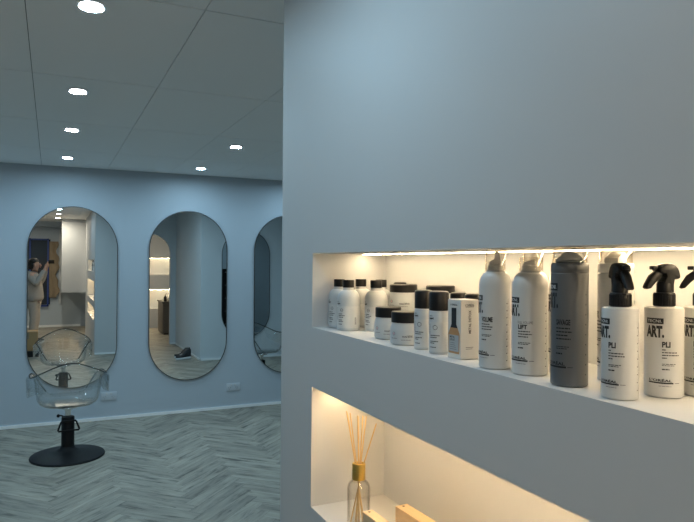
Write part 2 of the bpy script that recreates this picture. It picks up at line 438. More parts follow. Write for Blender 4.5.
for y, l in ((1.2, 'topmost ceiling light reflected in the left mirror'), (-.05, 'middle of three ceiling lights reflected in the left mirror'), (-1.3, 'lowest of three ceiling lights reflected in the left mirror')):
    downlight(.125, y, l, warm=1 if y < -1 else (2 if y < 0 else 0))
downlight(1.43, 3.72, 'ceiling light of the right row nearest the camera, hidden by the shelf wall')
downlight(2.55, 4.97, 'ceiling light over the floor in front of the right mirror, hidden by the shelf wall')
downlight(2.55, 6.28, 'ceiling light near the wall above the right mirror, hidden by the shelf wall')
downlight(-1.2, 4.86, 'ceiling light left of the left row, further from the mirrors, out of frame')
downlight(-1.2, 6.19, 'ceiling light beside the mirror wall at the far left, out of frame')
downlight(-1.2, -1.9, 'ceiling light at the rear of the shop behind the person', warm=1)
downlight(1.9, -.6, 'ceiling light in the room beyond the arch', warm=1)

# ================================================================== MIRRORS
def pill(hw, hh, n=28):
    p = []
    for i in range(n + 1): a = PI * i / n; p.append((hw * math.cos(a), hh - hw + hw * math.sin(a)))
    for i in range(n + 1): a = PI + PI * i / n; p.append((hw * math.cos(a), -(hh - hw) + hw * math.sin(a)))
    return p
MW, MH = .411, .90; MZ = 1.245
def mirror(x, y, label, face=1):
    t = thing('pill_mirror', label, 'mirror', (x, y, MZ), 0 if face == 1 else PI, 'pill shaped wall mirrors')
    MB().prism(pill(MW - .006, MH - .006), -.018, -.004, M['mirror']).build('mirror_glass', t, smooth=False)
    fr = MB(); a = pill(MW, MH); b = pill(MW - .0065, MH - .0065); n = len(a); vs = []; fs = []
    for (x1, z1), (x2, z2) in zip(a, b):
        vs += [(x1, -.001, z1), (x1, -.022, z1), (x2, -.022, z2), (x2, -.001, z2)]
    for i in range(n):
        j = (i + 1) % n
        for k in range(4): l = (k + 1) % 4; fs.append([4 * i + k, 4 * j + k, 4 * j + l, 4 * i + l])
    fr.add(vs, fs, M['rim']).build('frame', t)
mirror(.201, YB, 'pill shaped mirror behind the clear chair, reflecting the person with a phone')
mirror(1.331, YB, 'pill shaped mirror in the middle, reflecting an arch with lit shelves')
mirror(2.461, YB, 'pill shaped mirror partly cut off by the white shelf wall')
mirror(2.955, 3.32, 'pill shaped mirror on the opposite wall, seen only as a reflection', face=-1)

# ================================================================== WALL SOCKETS
def socket(x, z, label):
    t = thing('wall_socket', label, 'wall socket', (x, YB, z), 0, 'double wall sockets below the mirrors')
    MB().box(-.075, .075, -.009, -.0005, -.042, .042, M['socket'], bev=.003).build('face_plate', t)
    for s in (-1, 1):
        b = MB()
        for a, px, pz in ((25, -.010, 0), (-25, .010, 0), (0, 0, -.017)):
            T = Matrix.Translation((s * .040 + px, -.0094, pz - .004)) @ Matrix.Rotation(rad(a), 4, 'Y')
            b.box(-.0015, .0015, -.0004, .0006, -.005, .005, M['slot'], T)
        b.build('outlet', t, smooth=False)
        MB().box(s * .021 - .007, s * .021 + .007, -.012, -.0088, .016, .032, M['white'], bev=.0012).build('switch', t)
socket(.54, .237, 'double wall socket just right of the clear chair')
socket(1.822, .232, 'double wall socket under the gap right of the middle mirror')

# ================================================================== CLEAR SALON CHAIR
def make_chair(name, label, loc, rz, group):
    t = thing(name, label, 'salon chair', loc, rz, group)
    # --- tub shell: swept round; angle 0 is the back (-y)
    n = 96
    def sm(x): x = max(0, min(1, x)); return x * x * (3 - 2 * x)
    rows = []
    for i in range(n):
        ph = 2 * PI * i / n; d = abs(math.degrees(ph)); d = min(d, 360 - d)      # 0 back .. 180 front
        side = math.sin(rad(d)) ** 2 if d < 150 else math.sin(rad(150)) ** 2 * (180 - d) / 30
        rim = .675 + .125 * sm(1 - d / 78) if d < 118 else .675 - .205 * sm((d - 118) / 38)
        open_f = sm((d - 118) / 38)
        e = 1 + .10 * abs(math.sin(2 * ph)) ** 1.5                               # squarish plan
        r0 = .214 * e; r1 = (.245 if d < 118 else .245 - .015 * open_f) * e
        prof = [(.03, .432), (.12 * e, .433), (r0 * .88, .437), (r0, .455 if open_f < 1 else .452), (r0 + .016, .48)]
        zr = rim
        if open_f > .98: prof += [(r0 + .022, .474), (r0 + .028, .468), (r0 + .034, .460), (r0 + .036, .452), (r0 + .036, .448), (r0 + .035, .444)]
        else:
            z1 = .48; dz = zr - .48
            prof += [(r0 + .025 + .3 * (r1 - r0 - .02), z1 + dz * .33), (r0 + .025 + .6 * (r1 - r0 - .02), z1 + dz * .66), (r1 + .015, zr - .006)]
            pl = sm((d - 30) / 20) * (1 - open_f); out = .014 + .030 * pl; dr = .012 + .13 * pl
            prof += [(r1 + .02 + out * .5, zr), (r1 + .02 + out, zr - .008 - dr * .12), (r1 + .018 + out * .97, zr - .008 - dr)]
        rows.append([(r * math.sin(ph), -r * math.cos(ph), z) for r, z in prof])
    m = len(rows[0]); bm = bmesh.new(); g = [[bm.verts.new(p) for p in r] for r in rows]
    for i in range(n):
        j = (i + 1) % n
        for k in range(m - 1): bm.faces.new([g[i][k], g[j][k], g[j][k + 1], g[i][k + 1]])
    bm.faces.new([g[i][0] for i in range(n)])
    bmesh.ops.recalc_face_normals(bm, faces=bm.faces[:])
    ridge = [rows[i][-2] for i in range(n) if not 150 < abs((360 * i / n + 180) % 360 - 180)]
    k0 = next(i for i in range(n) if 150 < abs((360 * i / n + 180) % 360 - 180)); order = [i % n for i in range(k0, k0 + n)]
    ridge = [rows[i][-3] for i in order if abs((360 * i / n + 180) % 360 - 180) <= 148]
    sh = MB().bm(bm, M['acrylic']).build('seat_shell', t, angle=80)
    so = sh.modifiers.new('solid', 'SOLIDIFY'); so.thickness = .006; so.offset = 0
    MB().tube(ridge, .0045, M['acrylic_edge'], 8).build('shell_rim', t, angle=80)
    # --- fixing plate, gas post, column, levers, base
    MB().lathe([(.02, .398), (.075, .400), (.078, .408), (.072, .418), (.02, .424)], M['chrome'], 40).build('mounting_plate', t)
    MB().lathe([(.022, .31), (.022, .37), (.030, .385), (.034, .399)], M['chrome'], 28).build('gas_post', t)
    MB().lathe([(.050, .046), (.050, .318), (.046, .326), (.024, .328)], M['satin_black'], 36).build('column', t)
    lv = MB()
    for yy in (-.056,):
        lv.tube([(-.050, yy, .300), (-.058, yy - .012, .294), (-.080, yy - .026, .236), (-.076, yy - .028, .229), (.076, yy - .028, .229), (.080, yy - .026, .236), (.058, yy - .012, .294), (.050, yy, .300)], .0075, M['satin_black'])
    lv.tube([(-.052, -.056, .300), (.052, -.056, .300)], .008, M['satin_black'])
    lv.build('foot_lever', t)
    MB().tube([(-.028, .036, .318), (-.045, .07, .322), (-.062, .10, .318)], .006, M['satin_black']).ball((-.066, .106, .314), .014, .014, .014, M['satin_black']).build('release_lever', t)
    MB().lathe([(.285, .0005), (.287, .008), (.282, .016), (.24, .026), (.15, .040), (.09, .052), (.060, .068), (.052, .085)], M['satin_black'], 72).build('base', t)
    return t
chair = make_chair('salon_chair', 'clear acrylic tub chair on a black pump base before the left mirror', (.135, 5.68, 0), rad(3), 'clear tub chairs')
dup(chair, (2.50, 5.66, 0), rad(-14), 'clear acrylic tub chair seen only as a reflection in the right mirror', 'clear tub chairs')

# ================================================================== BOTTLES ON THE SHELF
GZ = SHELF + .0006
def art_label(b, R, hb, lines, ink, word, sub=None, tall=1., seed=0):
    """the printed front shared by the styling range; hb = height the print is laid out over"""
    wrap_rect(b, R, -56, -1, .818 * hb, .882 * hb, M['ink'])
    wrap_text(b, 'TECNI.', R, -51, -6, .834 * hb, .866 * hb, M['paper_white'], .0005, 0)
    wrap_text(b, 'ART.', R, -56, 1, .665 * hb, .800 * hb, M['ink'], .0003, .055)
    if sub:
        wrap_text(b, sub, R, -6, 44, .585 * hb, .615 * hb, M['inkgrey'], .0003)
    wz = (.562, .625) if not sub else (.525, .575)
    wrap_text(b, word, R, -5, -5 + 8.5 * len(word) ** .93, wz[0] * hb, wz[1] * hb, M['ink'], .0003, .04)
    z = wz[0] - .032
    for k, L in enumerate(lines):
        wrap_lines(b, R, -5, -5 + L, z * hb, .011 * hb, M['ink'], seed * 10 + k, 1.); z -= .03
    z -= .035
    wrap_lines(b, R, -5, 36, z * hb, .007 * hb, M['ink'], seed * 10 + 7, 1.); wrap_lines(b, R, -5, 30, (z - .016) * hb, .007 * hb, M['ink'], seed * 10 + 8, 1.)
    wrap_lines(b, R, -5, 16, (z - .062) * hb, .013 * hb, M['ink'], seed * 10 + 9, 1.)
    wrap_text(b, "L'ORÉAL", R, -44, 24, .182 * hb, .216 * hb, M['ink'], .0003, .035)
    wrap_rect(b, R, -46, 28, .160 * hb, .176 * hb, M['ink'])
    wrap_rect(b, R, 32, 48, .166 * hb, .171 * hb, M['ink'])
    wrap_lines(b, R, -14, 22, .130 * hb, .006 * hb, M['inkgrey'], seed * 10 + 5, 1.)
    for k in range(9):
        z0 = (.10 + .085 * k) * hb
        wrap_lines(b, R, 92, 96, z0, .012 * hb, M['ink'], k + seed, 1.)
        wrap_text(b, 'IIIIIIII', R, 98, 101, z0, z0 + .06 * hb, M['inkgrey'], .0003, 0, True)

# ---- pump spray bottle
def trigger(t, ang):
    u = .000192
    h = MB()
    T = Matrix.Translation((0, 0, .1465)) @ Matrix.Rotation(ang, 4, 'Z')
    head = [(-66, 152), (-76, 168), (-70, 186), (-45, 205), (-10, 217), (30, 219), (62, 208), (85, 185), (98, 155), (106, 122), (100, 104), (78, 98), (60, 106), (52, 60), (52, 0), (-36, 0), (-36, 80), (-12, 118), (-20, 140)]
    h.prism([(x * u, z * u) for x, z in head], -.0098, .0098, M['black'], T, bev=.0038)
    h.box(-.0215, -.0130, -.0045, .0045, .0325, .0382, M['black'], T, bev=.0012)
    h.lathe([(.0105, -.002), (.0105, .012), (.009, .016)], M['black'], 24, T)
    h.build('spray_head', t)
    MB().prism([(x * u * 1.2, z * u) for x, z in [(-58, 166), (-100, 128), (-132, 62), (-140, 36), (-128, 25), (-104, 32), (-70, 78), (-26, 128), (-20, 160), (-44, 170)]], -.0055, .0055, M['black'], T, bev=.002).build('trigger', t)
def spray_bottle(loc, rz, ang, label, seed, R=.0258):
    t = thing('spray_bottle', label, 'spray bottle', loc, rz, 'white spray bottles with black triggers')
    b = MB(); hb = .1262
    b.lathe([(R - .003, 0), (R - .001, .0008), (R, .003), (R, hb - .003), (R - .0008, hb - .001), (R - .003, hb), (.013, hb + .0006), (.013, hb + .003)], M['white'], 64)
    art_label(b, R, hb, [11, 46, 50, 14], 1, 'PLI', seed=seed)
    b.build('bottle_body', t)
    c = MB(); c.lathe([(.0138, hb + .0012), (.0143, hb + .002), (.0143, hb + .019), (.0135, hb + .0202), (.009, hb + .0204)], M['black'], 40)
    for k in range(30):
        a = 2 * PI * k / 30; T = Matrix.Rotation(a, 4, 'Z')
        c.box(-.0007, .0007, -.0148, -.0140, hb + .002, hb + .018, M['black'], T)
    c.build('collar', t)
    trigger(t, ang)
    return t
spray_bottle((.724, .641, GZ), rad(-79.5), rad(145), 'white spray bottle with black trigger standing furthest forward, print turned left', 1, R=.0246)
spray_bottle((.794, .626, GZ), rad(-52), rad(38), 'white spray bottle with black trigger and its full ART. PLI print facing the viewer', 2)
spray_bottle((.849, .604, GZ), rad(-79), rad(24), 'white spray bottle with black trigger cut off by the right edge of the photo', 3)

# ---- tall aerosol / mousse bottles with clear overcaps
def mousse(loc, rz, label, word, lines, seed, cap_h=.037, R=.0287, sub=None):
    t = thing('mousse_bottle', label, 'mousse bottle', loc, rz, 'white mousse bottles with clear caps')
    b = MB(); hb = .172; pr = [(R - .002, 0), (R, .002), (R, .145)]
    for i in range(1, 13):
        a = PI / 2 * i / 12; pr.append((.0165 + (R - .0165) * math.cos(a), .145 + .026 * math.sin(a)))
    pr += [(.0165, .1745)]
    b.lathe(pr, M['white'], 64)
    art_label(b, R, .1475, lines, 1, word, sub, seed=seed)
    b.build('bottle_body', t)
    n = MB(); n.lathe([(.0135, .1745), (.0135, .183), (.009, .185)], M['nozzle'], 32)
    if cap_h > .03: n.prism([(-.010, .182), (.011, .182), (.010, .198), (.006, .207), (.0005, .209), (-.001, .194), (-.010, .190)], -.0065, .0065, M['nozzle'], Matrix.Rotation(rad(30), 4, 'Z'), bev=.002)
    else: n.prism([(-.011, .182), (.010, .182), (.010, .190), (.004, .1935), (-.011, .189)], -.006, .006, M['nozzle'], Matrix.Rotation(rad(30), 4, 'Z'), bev=.002)
    n.build('nozzle', t)
    rc = .0178; zt = .174 + cap_h
    MB().lathe([(rc, .1735), (rc, zt - .002), (rc - .0015, zt), (.0001, zt + .0004), (.0001, zt - .0006), (rc - .002, zt - .001), (rc - .0009, zt - .003), (rc - .0009, .1735), (rc, .1735)], M['clear'], 48, cap=False).build('clear_cap', t)
    return t
mousse((.724, .917, GZ), rad(-38.5 - 48), 'white mousse bottle with a tall clear cap, reading VOLUME, beside the small carton', 'VOLUME', [34, 46, 40], 4, .0365, .0283)
mousse((.738, .842, GZ), rad(-41 - 34), 'white mousse bottle with a short clear cap, reading LIFT', 'LIFT', [40, 46, 34], 5, .0235, .0295, sub='FULL VOLUME')
mousse((.803, .908, GZ), rad(-80), 'white mousse bottle hidden behind the LIFT bottle, only its clear cap showing', 'VOLUME', [34, 46, 40], 6, .0365, .0275)
mousse((.862, .892, GZ), rad(-80), 'white bottle mostly hidden behind the grey spray can, left edge showing', 'LIFT', [34, 46, 40], 7, .0235, .0274)

def aerosol(loc, rz, label, grey, word, seed, R=.0278, sub=None):
    t = thing('aerosol_can', label, 'spray can', loc, rz, 'tall spray cans with wide clear caps')
    m = M['silver'] if grey else M['white']; m2 = M['silver_plastic'] if grey else M['white']
    b = MB(); b.lathe([(R - .002, 0), (R, .0015), (R, .1715), (R - .0006, .1722), (R - .0006, .1732), (R, .174), (R, .186), (R - .001, .188), (R - .004, .1885)], m, 64)
    art_label(b, R, .178, [44, 50, 38, 46], 1, word, sub, seed=seed)
    b.build('can_body', t)
    a = MB(); T = Matrix.Rotation(rad(35), 4, 'Z')
    if grey:
        a.prism([(-.021, .1885), (.021, .1885), (.021, .193), (.016, .199), (.007, .2045), (-.002, .2065), (-.009, .2045), (-.013, .199), (-.021, .194)], -.0145, .0145, m2, T, bev=.004)
    else:
        a.prism([(-.019, .1885), (.017, .1885), (.017, .1985), (.013, .205), (.004, .2065), (-.011, .200), (-.019, .1965)], -.012, .012, m2, Matrix.Rotation(rad(150), 4, 'Z'), bev=.003)
        a.lathe([(.0001, 0), (.003, 0), (.003, .0015), (.0001, .0015)], M['inkgrey'], 16, Matrix.Rotation(rad(150), 4, 'Z') @ Matrix.Translation((.0175, 0, .1975)) @ Matrix.Rotation(rad(90), 4, 'Y'))
    a.build('actuator', t)
    rc = R - .0018; zt = .2115
    MB().lathe([(rc, .1887), (rc - .0006, zt - .006), (rc - .003, zt - .0015), (rc - .006, zt), (.0001, zt + .0006), (.0001, zt - .0004), (rc - .0065, zt - .001), (rc - .0038, zt - .0025), (rc - .0016, zt - .0065), (rc - .001, .1887), (rc, .1887)], M['clear'], 56, cap=False).build('clear_cap', t)
    return t
aerosol((.728, .741, GZ), rad(-44.5 - 37), 'tall grey spray can with a clear cap, reading SAVAGE', True, 'SAVAGE', 8, sub='PANACHE')
aerosol((.822, .737, GZ), rad(-130), 'tall pale spray can with a clear cap, standing behind the foremost spray bottle', False, 'FIX', 9, R=.0272)

# ---- squat shampoo bottles
def shampoo(loc, rz, label, seed):
    R = .0313; t = thing('shampoo_bottle', label, 'shampoo bottle', loc, rz, 'white shampoo bottles with black caps')
    b = MB(); pr = [(R - .004, 0), (R - .001, .001), (R, .005), (R, .084)]
    for i in range(1, 11):
        a = PI / 2 * i / 10; pr.append((.0165 + (R - .0165) * math.cos(a), .084 + .026 * math.sin(a) ** 1.1))
    pr += [(.0148, .1135), (.0148, .118)]
    b.lathe(pr, M['pearl'], 64)
    wrap_rect(b, R, -75, 120, .008, .067, M['label'])
    wrap_text(b, 'serie', R, -38, -20, .0775, .0815, M['inkgreen'], .0003, .01); wrap_text(b, 'expert', R, -38, -12, .0700, .0765, M['ink'], .0003, .05)
    for k in range(20):
        a0, a1 = 18 * k, 18 * (k + 1)
        p = lambda r, a: (rad(-3 + r * math.cos(rad(a)) * 1.0), .0565 + r * .00055 * math.sin(rad(a)))
        vs = [(lambda q: ((R + .0004) * math.sin(q[0]), -(R + .0004) * math.cos(q[0]), q[1]))(p(r, a)) for r, a in ((8.5, a0), (8.5, a1), (7, a1), (7, a0))]
        b.add(vs, [[0, 1, 2, 3]], M['ink'])
    wrap_text(b, 'metal', R, -9, 4, .0552, .0585, M['ink'], .0004)
    wrap_text(b, 'DETOX', R, -38, -30, .030, .064, M['inkgrey'], .0004, 0, True)
    for k, (z, L) in enumerate([(.045, 26), (.0405, 38), (.036, 30), (.0285, 24), (.0245, 30), (.017, 22)]): wrap_lines(b, R, -24, -24 + L, z, .0019, M['ink'], seed * 9 + k, 1.)
    wrap_rect(b, R, 64, 78, .016, .060, M['label'], .0003)
    for k in range(7): wrap_rect(b, R, 66, 76, .018 + .0028 * k, .0195 + .0028 * k, M['inkgrey'], .0005)
    b.build('bottle_body', t)
    MB().lathe([(.0152, .1175), (.0158, .118), (.0160, .1365), (.0152, .1385), (.0001, .139)], M['black'], 48).build('cap', t)
    return t
shampoo((.752, 1.657, GZ), rad(-62), 'white shampoo bottle with black cap, leftmost on the shelf', 1)
shampoo((.747, 1.585, GZ), rad(-58), 'white shampoo bottle with black cap, in front of the two leftmost ones', 2)
shampoo((.820, 1.655, GZ), rad(-60), 'white shampoo bottle with black cap, peeping out right behind the foremost one', 3)
shampoo((.810, 1.540, GZ), rad(-66), 'white shampoo bottle with black cap, just left of the large mask jar', 4)
shampoo((.854, 1.594, GZ), rad(-60), 'white shampoo bottle mostly hidden, its cap touching the large jar in view', 5)

# ---- jars
def jar(loc, rz, label, R, h, lid_h, seed, group):
    t = thing('mask_jar', label, 'jar', loc, rz, group)
    b = MB(); hb = h - lid_h; Rl = R * .93
    b.lathe([(R - .005, 0), (R - .0015, .0015), (R, .006), (R, hb * .62), (R - .0008, hb * .78), (R - .0035, hb * .92), (Rl - .0012, hb - .0005), (Rl - .0012, hb + .004)], M['pearl'], 64)
    z = hb * (.36 if h < .1 else .70)
    wrap_text(b, 'metal', R, 14, 32, z, z + .0052, M['ink'], .0003, .01); wrap_text(b, 'DETOX', R, 34, 54, z, z + .0050, M['ink'], .0003, .03)
    for k in range(16):
        a0, a1 = 22.5 * k, 22.5 * (k + 1); vs = []
        for r, a in ((7, a0), (7, a1), (5.4, a1), (5.4, a0)):
            q = rad(-22 + r * math.cos(rad(a))); vs.append(((R + .0003) * math.sin(q), -(R + .0003) * math.cos(q), z + .008 + r * .0006 * math.sin(rad(a))))
        b.add(vs, [[0, 1, 2, 3]], M['inkgrey'])
    wrap_rect(b, R, -25, -19, z + .006, z + .010, M['pink'], .0003)
    wrap_lines(b, R, -34, -6, z - .003, .0012, M['inkgrey'], seed, 1.); wrap_lines(b, R, 10, 48, z - .006, .0012, M['inkgrey'], seed + 1, 1.)
    b.build('jar_body', t)
    MB().lathe([(Rl - .001, hb + .0002), (Rl, hb + .001), (Rl, h - .002), (Rl - .002, h), (.0001, h + .0002)], M['black'], 56).build('lid', t)
    return t
jar((.757, 1.374, GZ), rad(-58), 'small white jar with black lid, left of the two small jars', .0346, .0775, .025, 1, 'small white mask jars')
jar((.741, 1.263, GZ), rad(-56), 'small white jar with black lid, right of the two small jars', .0352, .0748, .025, 2, 'small white mask jars')
jar((.876, 1.505, GZ), rad(-60), 'large white mask jar with black lid, rising behind the two small jars', .0405, .128, .0215, 3, 'large white mask jars')
jar((.880, 1.330, GZ), rad(-60), 'large white mask jar with black lid, standing behind the slim tubes', .0385, .131, .0185, 4, 'large white mask jars')

# ---- slim cream bottles
def slim(loc, rz, label, seed, R=.0200, h=.128):
    t = thing('cream_bottle', label, 'cream bottle', loc, rz, 'slim white cream bottles with black caps')
    b = MB(); hb = h - .040
    b.lathe([(R - .0025, 0), (R - .0006, .001), (R, .003), (R, hb - .003), (R - .0012, hb - .001), (R - .002, hb), (R - .002, hb + .003)], M['pearl'], 56)
    wrap_rect(b, R, -80, 110, .005, .066, M['label'])
    wrap_text(b, 'serie', R, -38, -14, .0765, .080, M['inkgreen'], .0003, .01); wrap_text(b, 'expert', R, -38, -4, .0695, .0755, M['ink'], .0003, .05)
    for k in range(16):
        a0, a1 = 22.5 * k, 22.5 * (k + 1); vs = []
        for r, aa in ((14, a0), (14, a1), (11.5, a1), (11.5, a0)):
            q = rad(4 + r * math.cos(rad(aa))); vs.append(((R + .0004) * math.sin(q), -(R + .0004) * math.cos(q), .0545 + r * .00035 * math.sin(rad(aa))))
        b.add(vs, [[0, 1, 2, 3]], M['ink'])
    wrap_text(b, 'DETOX', R, -38, -28, .040, .062, M['inkgrey'], .0004, 0, True)
    for k, (z, L) in enumerate([(.037, 60), (.033, 44), (.025, 52), (.0215, 30), (.013, 40)]): wrap_lines(b, R, -30, -30 + L, z, .0018, M['ink'], seed * 7 + k, 1.)
    b.build('bottle_body', t)
    MB().lathe([(R - .001, hb + .0004), (R - .0002, hb + .001), (R - .0004, h - .004), (R - .002, h - .001), (R - .004, h), (.0001, h)], M['black'], 48).build('cap', t)
    return t
slim((.735, 1.176, GZ), rad(-62), 'slim white cream bottle with black cap, beside the small right jar', 1, .0196, .128)
slim((.730, 1.107, GZ), rad(-60), 'slim white cream bottle with black cap, just left of the small carton', 2, .0208, .1285)
slim((.810, 1.151, GZ), rad(-60), 'slim cream bottle behind the carton, its cap seen above the carton left corner', 3, .019, .1225)
slim((.812, 1.098, GZ), rad(-60), 'slim cream bottle behind the carton, its cap seen above the carton right side', 4, .0205, .1225)
slim((.900, 1.566, GZ), rad(-60), 'slim cream bottle at the back, only its cap top showing over the large jar', 5, .0190, .1315)

# ---- small serum carton
def carton(loc, rz):
    t = thing('serum_carton', 'small white carton with a picture of an amber serum bottle', 'carton', loc, rz)
    W, D, h = .0425, .0425, .1150
    # local: front corner at origin, +x along the right face, +y along the left face
    b = MB(); b.box(0, W, 0, D, 0, h, M['card'], bev=.0006)
    T = Matrix.Identity(4)
    flat_text(b, 'METAL DETOX', T, .0185, .0245, .050, .095, M['ink'], .02, True)
    flat_text(b, "L'ORÉAL", T, .010, .032, .1035, .1078, M['ink'], .03)
    flat_rect(b, T, .011, .0315, .1012, .1024, M['ink'])
    flat_rect(b, T, .012, .030, .0225, .0236, M['inkgrey']); flat_rect(b, T, .012, .028, .0195, .0205, M['inkgrey'])
    # left face: x runs from the far edge to the corner
    L = Matrix(((0, 1, 0, 0), (-1, 0, 0, D), (0, 0, 1, 0), (0, 0, 0, 1)))
    flat_text(b, "L'ORÉAL", L, .009, .032, .1035, .1075, M['ink'], .03, y=-.0004)
    flat_rect(b, L, .0125, .0285, .066, .099, M['ink'], -.0004)
    b.add([(.009, -.0004, .060), (.033, -.0004, .060), (.0285, -.0004, .067), (.0125, -.0004, .067)], [[0, 1, 2, 3]], M['ink'], L)
    b.add([(.0035, -.0004, .010), (.0385, -.0004, .010), (.0395, -.0004, .048), (.033, -.0004, .060), (.009, -.0004, .060), (.0025, -.0004, .048)], [[0, 1, 2, 3, 4, 5]], M['amber'], L)
    flat_rect(b, L, .0055, .0365, .014, .046, M['card_grey'], -.0006)
    flat_text(b, 'METAL', L, .0085, .024, .040, .0440, M['ink'], .02, y=-.0008); flat_text(b, 'DETOX', L, .0085, .024, .0345, .0385, M['ink'], .02, y=-.0008)
    for k in range(4): flat_rect(b, L, .0085, .030 - .002 * k, .018 + .004 * k, .0188 + .004 * k, M['inkgrey'], -.0008)
    b.build('carton_box', t, smooth=False)
    MB().box(.001, W - .001, .001, D - .001, h - .0002, h + .0006, M['card']).build('top_flap', t, smooth=False)
carton((.7165, 1.011, GZ), rad(1.2))

# ================================================================== LOWER SHELF
LZ = LOW + .0006
t = thing('reed_diffuser', 'clear glass reed diffuser with gold collar and rattan reeds', 'reed diffuser', (.742, 1.502, LZ))
R = .0305
pr = [(.0001, 0), (R - .003, 0), (R, .004), (R, .105)]
for i in range(1, 9):
    a = PI / 2 * i / 8; pr.append((.0150 + (R - .0150) * math.cos(a), .105 + .022 * math.sin(a)))
pr += [(.0135, .128), (.0135, .136)]
inn = [(max(.0001, r - .0025), z) for r, z in pr if z > .003][::-1]
MB().lathe(pr + [(.011, .136)] + [(max(.0005, r - .0026), z - .001) for r, z in pr[3:][::-1]] + [(R - .0035, .006), (.0001, .005)], M['bottle_glass'], 56, cap=False).build('glass_bottle', t)
MB().lathe([(.0172, .1305), (.0176, .1315), (.0176, .170), (.0168, .1725), (.0120, .1735), (.0118, .150), (.0118, .136)], M['gold'], 48, cap=False).build('collar', t)
for (bx, by, tx, ty, tz) in ((.010, -.012, -.030, .020, .318), (.014, .006, -.022, .016, .316), (-.006, .014, -.012, -.014, .314), (.004, -.018, .006, .018, .304),
                             (-.012, -.008, .018, .012, .306), (-.018, .004, .024, .002, .306), (-.010, .012, .044, -.024, .290), (.016, -.004, -.034, .016, .322)):
    # pass through the collar mouth, stand on the bottle floor
    mx, my = (bx * .0 + tx * .22), (by * .0 + ty * .22)
    MB().tube([(mx - (tx - mx) * .95 * .9, my - (ty - my) * .95 * .9, .008), (mx, my, .165), (tx * .9, ty * .9, tz - .012)], .0017, M['reed'], 8).build('reed', t)

def block(loc, rz, lx, ly, h, label):
    t = thing('wooden_block', label, 'wooden block', loc, rz, 'pale wooden blocks on the lower shelf')
    MB().box(0, lx, -ly, 0, 0, h, M['pine'], bev=.0012).build('block_body', t, smooth=False)
    MB().lathe([(.0001, 0), (.0032, 0), (.0032, .0012), (.0001, .0014)], M['walnut'], 20, Matrix.Translation((lx * .5, -.011, h - .0004))).build('peg', t)
block((.703, 1.402, LZ), rad(2), .028, .17, .087, 'pale wooden block nearer the front edge, beside the reed diffuser')
block((.800, 1.408, LZ), rad(3), .036, .17, .083, 'pale wooden block standing further back on the lower shelf')

# ================================================================== SEEN IN THE MIRRORS
# --- rear window with blue frame, paper and board
t = structure(thing('window_1', 'dark window in a blue frame behind the person', None, (0, 0, 0)))
del t['label']
MB().box(-1.10, -.02, YR - .01, YR + .02, .55, 2.12, M['darkglass']).build('pane', t, smooth=False)
fr = MB()
for x in (-1.12, -.46, -.07): fr.box(x - .018, x + .018, YR, YR + .06, .5, 2.14, M['blue'])
fr.box(-1.138, -.052, YR, YR + .06, 2.10, 2.135, M['blue']); fr.box(-1.138, -.052, YR, YR + .06, .5, .535, M['blue']); fr.build('window_frame', t, smooth=False)
bm = bmesh.new(); bmesh.ops.create_grid(bm, x_segments=10, y_segments=30, size=.5)
rn = random.Random(5)
for v in bm.verts:
    x, z = v.co.x, v.co.y
    wv = .03 * math.sin(z * 14) + .02 * math.sin(z * 31 + 1)
    v.co = Vector((.055 + x * .19 + (x + .5) * wv, .012 * math.sin(x * 9 + z * 7), 1.39 + z * 1.36))
o = MB().bm(bm, M['kraft']).build('paper_sheet', angle=80); o.location = (0, YR + .09, 0)
so = o.modifiers.new('s', 'SOLIDIFY'); so.thickness = .002
tag(o, 'brown paper sheet hanging beside the blue framed window', 'paper sheet')
o = MB().box(.165, .225, YR + .002, YR + .03, .56, 2.36, M['board'], bev=.003).build('white_board')
tag(o, 'narrow white board upright beside the brown paper', 'board')

t = thing('storage_tower', 'tall black storage tower seen only at the right rim of the middle mirror', 'cabinet', (3.36, 6.45, 0))
MB().box(-.17, .17, -.25, .25, .06, 1.46, M['black'], bev=.006).build('tower_body', t, smooth=False)
MB().box(-.15, .15, -.22, .22, .0005, .06, M['satin_black']).build('plinth', t, smooth=False)
for k in range(5):
    d = MB().box(-.16, .16, -.268, -.2505, .09 + .272 * k, .35 + .272 * k, M['satin_black'], bev=.004).build('drawer', t, smooth=False)
    MB().tube([(-.05, -.282, .30 + .272 * k), (.05, -.282, .30 + .272 * k)], .006, M['chrome']).build('handle', d)
# --- cardboard carton on a low black crate
t = thing('cardboard_box', 'brown cardboard box in front of the person in the left mirror', 'cardboard box', (-.345, 1.66, .1006))
MB().box(-.15, .15, -.20, .20, 0, .31, M['carton'], bev=.004).build('box_body', t, smooth=False)
for s in (-1, 1): MB().box(.003 if s > 0 else -.15, .15 if s > 0 else -.003, -.20, .20, .3105, .314, M['carton']).build('flap', t, smooth=False)
MB().box(-.02, .02, .2003, .2012, .20, .31, M['kraft']).build('tape', t, smooth=False)
t = thing('storage_crate', 'low black crate under the cardboard box', 'crate', (-.345, 1.66, 0))
MB().box(-.17, .17, -.24, .24, .0005, .085, M['black'], bev=.006).build('crate_body', t, smooth=False)
MB().box(-.175, .175, -.245, .245, .082, .1000, M['black'], bev=.004).build('crate_rim', t, smooth=False)

